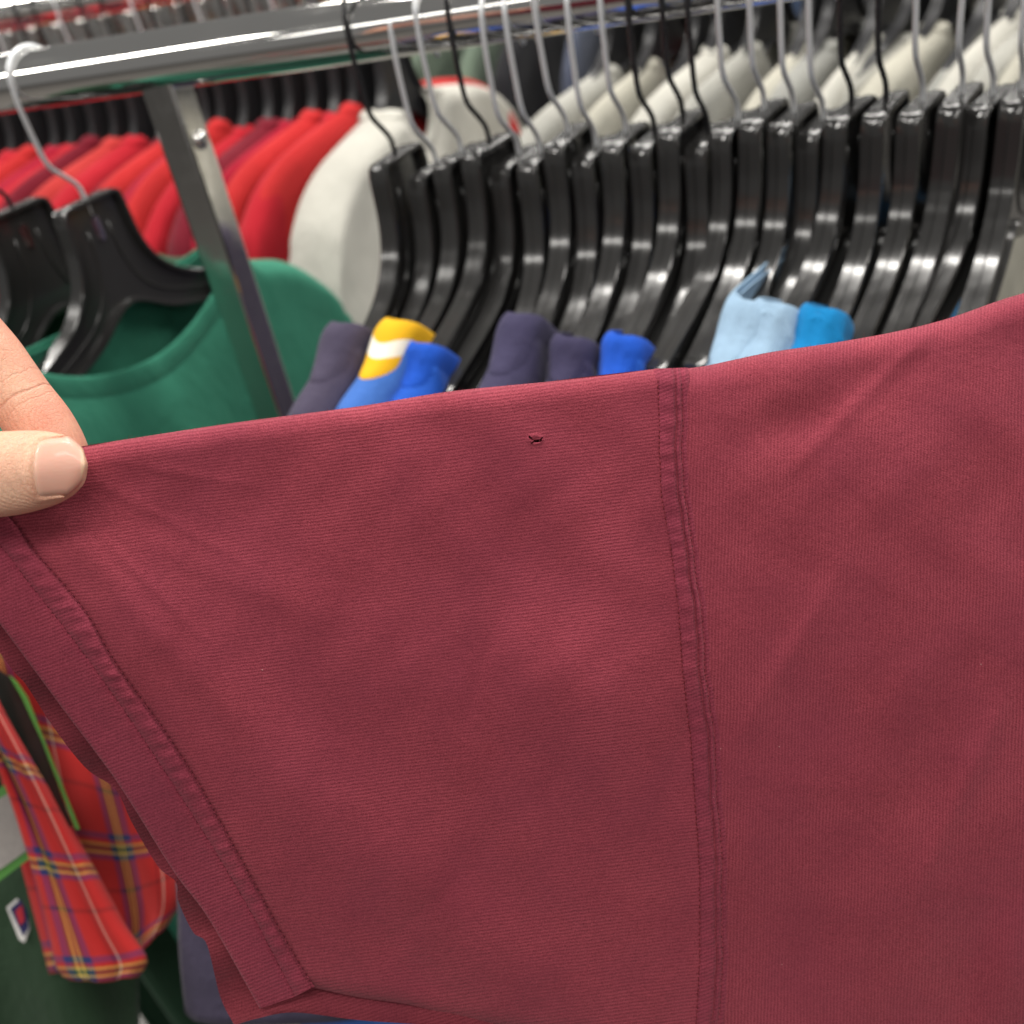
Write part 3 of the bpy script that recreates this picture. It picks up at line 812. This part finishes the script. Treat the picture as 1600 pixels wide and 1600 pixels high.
al = np.stack([ar[:, 0] - nx * 25.5 + 0.4 * wob, ar[:, 1]], 1)[6:]
arr = np.stack([ar[:, 0] + nx * 10.0 + wob, ar[:, 1]], 1)[8:]
stitches('armhole_stitching', al[::14], 8.5, 6.0, 0.19, 0.25, M['thread'], seam_r)
stitches('armhole_stitching', arr[::14], 8.5, 4.5, 0.17, 0.0, M['thread_dark'], seam_r)
# loose yarns across the hole
parts = []
for (a, b) in (((-9, -1.5), (1.5, 1.0)), ((-4, 2.5), (1, -2.2)), ((4.5, 3.4), (7.5, 0.0)), ((-8.5, 1.5), (-4.5, 3.5))):
    q = np.array([(HX + a[0], HY + a[1]), (HX + (a[0] + b[0]) / 2, HY + (a[1] + b[1]) / 2 - 0.7), (HX + b[0], HY + b[1])], float)
    parts.append(tube(PV(q[:, 0], q[:, 1], D(q[:, 0], q[:, 1]) + np.array([0.0001, -0.0002, 0.0001])) - INV, 0.00009, 5))
V, F = join(parts); o = mk('loose_yarn', V, F, M['thread'], shirt); o['kind'] = 'stuff'
# lint fuzz standing off the folded top edges
parts = []
for edge, n in ((TE, 520), (BT, 380)):
    p = catmull(edge, n)
    for (x, y) in p:
        x += nrng.uniform(-2, 2); y += nrng.uniform(0.0, 3.0)
        if x < 120: continue
        a = nrng.uniform(-2.6, -0.5); ln_ = nrng.uniform(1.5, 5.0) * (2.0 if nrng.rand() < 0.06 else 1)
        q = np.array([(x, y + 1), (x + ln_ * 0.5 * math.cos(a), y + ln_ * 0.5 * math.sin(a)), (x + ln_ * math.cos(a + 0.6), y + ln_ * math.sin(a + 0.6))])
        d0 = D0(x, y) + 0.004
        parts.append(tube(PV(q[:, 0], q[:, 1], np.full(3, d0)) - INV, [0.00004, 0.00003, 0.00001], 3, caps=False))
V, F = join(parts); o = mk('lint_fuzz', V, F, M['thread'], shirt); o['kind'] = 'stuff'

# ------------------------------------------------------------------ the hand pinching the cuff
def ell_tube(st, ns=28):
    """st: (x px, y px, depth, half height m, half thickness m); flesh tube in front of the lens' axes"""
    c = [np.array(P(a, b, d)) for (a, b, d, h, t) in st]; n = len(c)
    V, F = [], []
    fw = np.array(FW)
    for i in range(n):
        tg = c[min(i + 1, n - 1)] - c[max(i - 1, 0)]; tg /= np.linalg.norm(tg)
        u = np.cross(tg, fw); u /= np.linalg.norm(u); v = np.cross(u, tg)
        for k in range(ns):
            a = 2 * math.pi * k / ns
            V.append(Vector(c[i] + u * math.cos(a) * st[i][3] + v * math.sin(a) * st[i][4]))
    for i in range(n - 1):
        for k in range(ns):
            F.append((i * ns + k, i * ns + (k + 1) % ns, (i + 1) * ns + (k + 1) % ns, (i + 1) * ns + k))
    F.append(tuple(range(ns))[::-1]); F.append(tuple((n - 1) * ns + k for k in range(ns)))
    return V, F
def resample(st, n):
    return [tuple(q) for q in catmull(st, n)]
MM = 0.001
DT = 0.3060
thumb_st = [(-760, 700, .285, .024, .020), (-600, 735, .292, .021, .017), (-430, 757, .300, .0165, .0135), (-260, 754, .3055, .0142, .0112), (-120, 747, .3062, .0132, .0104), (0, 741, DT, .0128, .0098), (50, 735, DT, .0121, .0092), (85, 730.5, DT, .0108, .0084), (108, 728.5, DT, .0089, .0075), (123, 727.5, DT, .0064, .0062), (132, 727, DT, .0036, .0042), (135.5, 727, DT, .0008, .001)]
index_st = [(-760, 470, .300, .014, .014), (-560, 330, .306, .0128, .0128), (-340, 300, .309, .0118, .0118), (-190, 375, .316, .0112, .0112), (-100, 462, .3215, .0106, .0106), (-55, 513, .324, .0103, .0103), (-18, 559, .3252, .0107, .0104), (8, 592, .326, .0103, .0102), (34, 626, .3265, .0099, .0100), (62, 664, .327, .0103, .0102), (84, 700, .3275, .0100, .0100), (100, 735, .328, .0090, .0092), (110, 765, .328, .0068, .0075), (116, 788, .328, .0030, .004)]
palm_st = [(-1250, 1050, .235, .029, .024), (-1050, 860, .262, .030, .022), (-900, 740, .280, .034, .018), (-760, 620, .296, .038, .016), (-640, 520, .305, .036, .0145), (-560, 470, .312, .030, .012)]
def curl(dx, dy, s):
    return [(-700 + dx, 500 + dy, .308, .0115 * s, .0115 * s), (-560 + dx, 400 + dy, .326, .0108 * s, .0108 * s), (-420 + dx, 380 + dy, .350, .0100 * s, .0100 * s), (-350 + dx, 450 + dy, .366, .0095 * s, .0095 * s), (-370 + dx, 540 + dy, .362, .0088 * s, .0088 * s), (-420 + dx, 590 + dy, .352, .0070 * s, .0070 * s)]
nf = []
for j in range(25):
    b = -1 + 2 * j / 24
    nf.append((b, 0.0))
nf = [(-1, a) for a in (0.62, 0.45, 0.3, 0.15)] + nf + [(1, a) for a in (0.15, 0.3, 0.45, 0.62)]
ths_ = catmull(thumb_st, 200); fold = []
for (b, a) in nf:
    x0 = 45 + 11 * b * b; x = x0 + (130 - x0) * a
    yc = np.interp(x, ths_[:, 0], ths_[:, 1]); hm = np.interp(x, ths_[:, 0], ths_[:, 3])
    hp = min(0.0088, hm * 0.95); tn = 0.0090 - 0.0014 * a
    fold.append(P(x, yc - b * hp * FPX / 0.298 - 1.0, DT - tn * math.sqrt(1 - (0.80 * b) ** 2) + 0.0005))
fold_vf = tube(fold, [0.0007 + 0.0006 * math.sin(math.pi * i / (len(fold) - 1)) for i in range(len(fold))], 10)
flesh = join([fold_vf, ell_tube(resample(thumb_st, 70)), ell_tube(resample(index_st, 70)), ell_tube(resample(palm_st, 24)), ell_tube(resample(curl(0, 70, 1.0), 30)), ell_tube(resample(curl(-40, 160, 0.95), 30)), ell_tube(resample(curl(-90, 245, 0.84), 30))])
m = NT('skin')
co = m.coord('Object')
n1 = m.noise(co, 55.0, 3.0, 0.6); n2 = m.noise(co, 700.0, 3.0, 0.6)
colr = m.mix(m.mapr(n1, 0.3, 0.7, 0, 1), C(222, 164, 136), C(230, 186, 158))
colr = m.mix(m.mapr(m.noise(co, 24.0, 2.0), 0.40, 0.66, 0.0, 0.8), colr, C(214, 132, 112))
colr = m.mix(m.math('MULTIPLY', m.mapr(n2, 0.55, 0.75, 0, 1), 0.25), colr, C(198, 128, 100))
wvt = m.n('ShaderNodeTexWave'); wvt.wave_type = 'BANDS'; m.set(wvt.inputs['Vector'], m.vmap(co, (1, 1, 1), (0.3, 0.5, 0.9)))
wvt.inputs['Scale'].default_value = 230.0; wvt.inputs['Distortion'].default_value = 6.0; wvt.inputs['Detail'].default_value = 1.0; wvt.inputs['Detail Scale'].default_value = 0.6
vor = m.n('ShaderNodeTexVoronoi', feature='DISTANCE_TO_EDGE'); m.set(vor.inputs['Vector'], co); vor.inputs['Scale'].default_value = 900.0
hh_ = m.math('ADD', m.math('MULTIPLY', wvt.outputs['Fac'], 0.5), m.math('MULTIPLY', m.mapr(vor.outputs['Distance'], 0, 0.12, 0, 1), 0.5))
def crease(pa, pb, at, width):
    ax = (pb - pa).normalized()
    dp = m.n('ShaderNodeVectorMath', operation='DOT_PRODUCT'); m.set(dp.inputs[0], co); dp.inputs[1].default_value = ax
    q_ = m.math('SUBTRACT', dp.outputs['Value'], (pa.lerp(pb, at) - P(-700, 650, .30)).dot(ax))
    q_ = m.math('ADD', q_, m.math('MULTIPLY', m.math('SUBTRACT', m.noise(co, 120.0, 2.0), 0.5), 0.004))
    return m.math('EXPONENT', m.math('MULTIPLY', m.math('POWER', m.math('DIVIDE', q_, width), 2.0), -1.0))
pa_, pb_ = P(-18, 559, .3252), P(84, 700, .3275)
cz = m.math('ADD', crease(pa_, pb_, 0.50, 0.0005), m.math('MULTIPLY', crease(pa_, pb_, 0.33, 0.0004), 0.35))
cz = m.math('ADD', cz, m.math('MULTIPLY', crease(pa_, pb_, 0.60, 0.0003), 0.4))
ta_, tb_ = P(-120, 747, .3062), P(50, 735, DT)
cz = m.math('ADD', cz, m.math('MULTIPLY', crease(ta_, tb_, 0.20, 0.0004), 0.0))
colr = m.mix(m.math('MULTIPLY', cz, 0.22), colr, C(186, 106, 86))
hh_ = m.math('MULTIPLY_ADD', cz, -1.3, hh_)
nrm = m.bump(hh_, 0.7, 0.0003)
nrm = m.bump(n1, 0.25, 0.002, nrm)
M['skin'] = m.out(colr, 0.48, 0.0, nrm, Subsurface_Weight=0.22, Subsurface_Scale=0.003, Specular_IOR_Level=0.4)
M['skin'].node_tree.nodes['Principled BSDF'].inputs['Subsurface Radius'].default_value = (1.0, 0.35, 0.2)

person = empty('person', P(-700, 650, .30))
tag(person, 'bare hand pinching the maroon cuff between thumb and forefinger at the left edge', 'person')
HO = Vector(person.location)
hand = mk('hand', [v - HO for v in flesh[0]], flesh[1], M['skin'], person)
mod(hand, 'REMESH', mode='VOXEL', voxel_size=0.00065, use_smooth_shade=True)
mod(hand, 'SMOOTH', factor=0.5, iterations=5)
# thumbnail
ths = catmull(thumb_st, 200)
NA, NB = 30, 25
V, F = [], []
for i in range(NA):
    for j in range(NB):
        b = -1 + 2 * j / (NB - 1)
        x0 = 48 + 11 * b * b; x1 = 133.0 - 3 * b * b
        a = i / (NA - 1); x = x0 + (x1 - x0) * a
        yc = np.interp(x, ths[:, 0], ths[:, 1]); hm = np.interp(x, ths[:, 0], ths[:, 3]); tm = np.interp(x, ths[:, 0], ths[:, 4])
        hp = min(0.0084, hm * 0.91)
        dy = b * hp
        y = yc - dy * FPX / 0.298 - 1.0
        tn = 0.0090 - 0.0014 * a - 0.0006 * a * a
        q = DT - tn * math.sqrt(max(0.0, 1 - (0.78 * b) ** 2)) - 0.00015 - 0.0006 * math.sin(math.pi * min(1, a * 1.0)) * 0.5
        q += 0.0012 * max(0, 0.10 - a) / 0.10 + 0.0011 * max(0, abs(b) - 0.85) / 0.15
        V.append(P(x, y, q) - HO)
F = grid_faces(NA, NB)
m = NT('fingernail')
uvn = m.coord('UV'); spn = m.n('ShaderNodeSeparateXYZ'); m.set(spn.inputs[0], uvn)
cn = m.mix(m.mapr(spn.outputs[0], 0.90, 0.95, 0, 0.8), m.mix(m.mapr(spn.outputs[0], 0.03, 0.2, 0, 1), C(228, 180, 156), C(222, 166, 146)), C(232, 194, 162))
rl = m.noise(m.vmap(uvn, (1.0, 26.0, 1.0)), 3.0, 2.0)
M['nail'] = m.out(cn, 0.42, 0.0, m.bump(rl, 0.12, 0.0006), Subsurface_Weight=0.2, Subsurface_Scale=0.002, Coat_Weight=0.15)
mk('thumbnail', V, F, M['nail'], person, uvs=[(i / (NA - 1), j / (NB - 1)) for i in range(NA) for j in range(NB)])
mod(bpy.data.objects['thumbnail'], 'SOLIDIFY', thickness=0.0005, offset=0)

# ------------------------------------------------------------------ garments hanging below the cuff, lower left
LAST = {}
def on_patch(name, x, y, lift):
    gg, dd = LAST[name]; i = np.argmin((gg[..., 0] - x) ** 2 + (gg[..., 1] - y) ** 2)
    return float(dd.ravel()[i]) - lift
def patch(name, top, bot, left, right, nu, nv, depth, bulge, mat, parent, org, thick=0.0, ruck=0.0, uvs=(1, 1)):
    us_, vs_ = np.linspace(0, 1, nu), np.linspace(0, 1, nv)
    gg = coons(top, bot, left, right, us_, vs_)
    U, Vv = us_[:, None], vs_[None, :]
    dd = depth - bulge * np.sin(np.pi * U) ** 0.8 + 0 * Vv + ruck * (np.sin(9 * U + 5 * Vv + 3 * np.sin(4 * Vv)) + 0.6 * np.sin(17 * U - 4 * Vv)) + 0.03 * Vv
    LAST[name] = (gg, dd)
    W = PV(gg[..., 0].ravel(), gg[..., 1].ravel(), dd.ravel()) - np.array(org)
    o = mk(name, W, grid_faces(nu, nv), mat, parent, uvs=[(uvs[0] * a, uvs[1] * b) for a in us_ for b in vs_])
    if thick: mod(o, 'SOLIDIFY', thickness=thick, offset=-1)
    return o
# tartan
m = NT('tartan_flannel'); sp = m.n('ShaderNodeSeparateXYZ'); m.set(sp.inputs[0], m.coord('UV'))
def ramp(sock, stops):
    r_ = m.n('ShaderNodeValToRGB'); m.set(r_.inputs[0], m.math('FRACT', sock)); r_.color_ramp.interpolation = 'CONSTANT'
    el = r_.color_ramp.elements
    el[0].position = stops[0][0]; el[0].color = stops[0][1]; el[1].position = stops[1][0]; el[1].color = stops[1][1]
    for p_, c_ in stops[2:]:
        e_ = el.new(p_); e_.color = c_
    return r_.outputs[0]
RD, NV, GR, YE, WH, DK = C(186, 36, 34), C(44, 48, 104), C(34, 72, 50), C(210, 178, 84), C(206, 190, 172), C(122, 24, 28)
wA = ramp(sp.outputs[0], [(0, RD), (0.10, NV), (0.17, GR), (0.20, YE), (0.225, GR), (0.26, YE), (0.285, GR), (0.32, NV), (0.40, RD), (0.62, DK), (0.65, RD), (0.68, WH), (0.70, RD)])
wB = ramp(sp.outputs[1], [(0, RD), (0.12, NV), (0.18, RD), (0.22, YE), (0.245, GR), (0.30, YE), (0.325, NV), (0.38, RD), (0.66, DK), (0.70, RD)])
nz = m.noise(m.coord('UV'), 60.0, 3.0)
tw = m.math('MULTIPLY_ADD', m.math('SINE', m.math('MULTIPLY', m.math('ADD', sp.outputs[0], sp.outputs[1]), 420.0)), 0.12, 0.5)
M['tartan'] = m.out(m.mix(tw, wA, wB), 0.95, 0.0, m.bump(nz, 0.3, 0.002), Sheen_Weight=0.03)
fl_o = P(20, 1300, 0.56)
flan = empty('flannel_shirt', fl_o); tag(flan, 'red tartan flannel shirt hanging below the maroon cuff at the left', 'shirt')
LB = [(-190, 820), (-90, 1010), (0, 1200), (45, 1330), (75, 1440), (92, 1512), (112, 1529)]
RB = [(-110, 860), (-40, 1010), (0, 1105), (60, 1210), (130, 1330), (190, 1440), (228, 1498), (214, 1524)]
patch('sleeve_flap', [LB[0], (-150, 830), RB[0]], [LB[-1], (160, 1533), RB[-1]], LB, RB, 26, 60, 0.548, 0.007, M['tartan'], flan, fl_o, 0.0012, 0.0024, (0.95, 4.4))
patch('shirt_body', [(-60, 880), (60, 940), (190, 1060)], [(80, 1520), (190, 1504), (228, 1480), (262, 1440)], [(-60, 880), (0, 1200), (80, 1520)], [(190, 1060), (262, 1270), (284, 1385), (262, 1440)], 36, 50, 0.60, 0.0, M['tartan'], flan, fl_o, 0.0015, 0.008, (2.0, 3.4))
# dark green sweatshirt with its small chest mark, and price tags
sw_o = P(60, 1500, 0.62)
swt = empty('green_sweatshirt', sw_o); tag(swt, 'dark green sweatshirt with a small white-edged mark, lower left corner', 'sweatshirt')
patch('sweatshirt_body', [(-300, 1040), (-100, 1060), (120, 1120), (240, 1180)], [(-300, 1720), (0, 1740), (140, 1730), (212, 1700)], [(-300, 1040), (-300, 1720)], [(240, 1180), (216, 1400), (212, 1700)], 60, 60, 0.66, 0.02, fab('forest_fleece', (46, 68, 48)), swt, sw_o, 0.003, 0.011)
DM = on_patch('sweatshirt_body', 30, 1430, 0.006)
M['white_print'] = simple('white_print', (0.75, 0.73, 0.70), 0.7); M['navy_print'] = simple('navy_print', C(34, 30, 84)[:3], 0.7); M['red_print'] = simple('red_print', C(180, 32, 48)[:3], 0.7)
def flat(name, px, d, mat, parent, org, thick=0.0008, smooth=False):
    n = len(px)
    V = [P(x, y, d) - org for (x, y) in px]; f = FW * thick
    V += [v + f for v in V]
    F = [tuple(range(n)), tuple(range(2 * n - 1, n - 1, -1))] + [(i, i + n, (i + 1) % n + n, (i + 1) % n) for i in range(n)]
    return mk(name, V, F, mat, parent, smooth=smooth)
lg = flat('chest_mark', [(10, 1418), (40, 1392), (46, 1452), (38, 1473), (30, 1468)], DM, M['white_print'], swt, sw_o)
flat('mark_blue', [(15, 1420), (40, 1398), (44, 1450), (36, 1463)], DM - 0.0008, M['navy_print'], lg, sw_o, 0.0006)
flat('mark_red', [(24, 1424), (34, 1414), (38, 1438), (31, 1446)], DM - 0.0016, M['red_print'], lg, sw_o, 0.0006)
M['tag_white'] = simple('tag_card', (0.36, 0.33, 0.31), 0.6, 0.0, 300.0, 0.6); M['tag_green'] = simple('tag_green', C(78, 138, 58)[:3], 0.5); M['tag_black_shade'] = simple('tag_black_shade', (0.012, 0.014, 0.012), 0.4)
pt_o = P(0, 1320, 0.58)
pt = empty('price_tag', pt_o); tag(pt, 'white price tag with a green border on the dark green sweatshirt', 'price tag')
flat('card', [(-90, 1290), (24, 1215), (62, 1330), (-60, 1420)], 0.578, M['tag_green'], pt, pt_o)
flat('printed_face', [(-84, 1293), (20, 1236), (52, 1322), (-56, 1398)], 0.5772, M['tag_white'], pt, pt_o, 0.0006)
ct_o = P(60, 1150, 0.57)
ct = empty('hang_tag', ct_o); tag(ct, 'black hang tag with a bright green edge, its face standing in for shade between the tartan folds', 'hang tag')
flat('card', [(-30, 1030), (12, 1056), (40, 1090), (112, 1290), (92, 1310), (-10, 1150)], 0.568, M['tag_black_shade'], ct, ct_o)  # black tag face, also painted in for the shade of the gap between folds
flat('green_edge', [(14, 1056), (26, 1066), (42, 1090), (124, 1296), (118, 1296), (66, 1160), (34, 1090)], 0.5665, M['tag_green'], ct, ct_o)
# navy sleeve and a blue shirt hem peeking out under the maroon cuff
nv_o = P(330, 1500, 0.56)
nvy = empty('navy_shirt', nv_o); tag(nvy, 'dark navy shirt hanging behind the lower end of the maroon cuff', 'shirt')
patch('sleeve', [(260, 1080), (400, 1060), (560, 1080)], [(296, 1578), (320, 1594), (420, 1598), (560, 1590)], [(260, 1080), (282, 1380), (286, 1480), (296, 1578)], [(560, 1080), (560, 1590)], 30, 40, 0.56, 0.012, FAB['navy_grey'], nvy, nv_o, 0.003, 0.002)
bl_o = P(560, 1640, 0.60)
blu = empty('blue_shirt', bl_o); tag(blu, 'blue shirt with a cream strip just visible under the sleeve at the bottom edge', 'shirt')
patch('shirt_body', [(470, 1480), (700, 1480), (1000, 1480)], [(476, 1760), (700, 1760), (1000, 1760)], [(470, 1480), (476, 1760)], [(1000, 1480), (1000, 1760)], 30, 20, 0.60, 0.008, FAB['cobalt'], blu, bl_o, 0.003, 0.003)
patch('cream_strip', [(400, 1480), (440, 1480), (474, 1480)], [(400, 1760), (440, 1760), (480, 1760)], [(400, 1480), (400, 1760)], [(474, 1480), (480, 1760)], 10, 20, 0.597, 0.004, FAB['cream'], blu, bl_o, 0.003, 0.001)
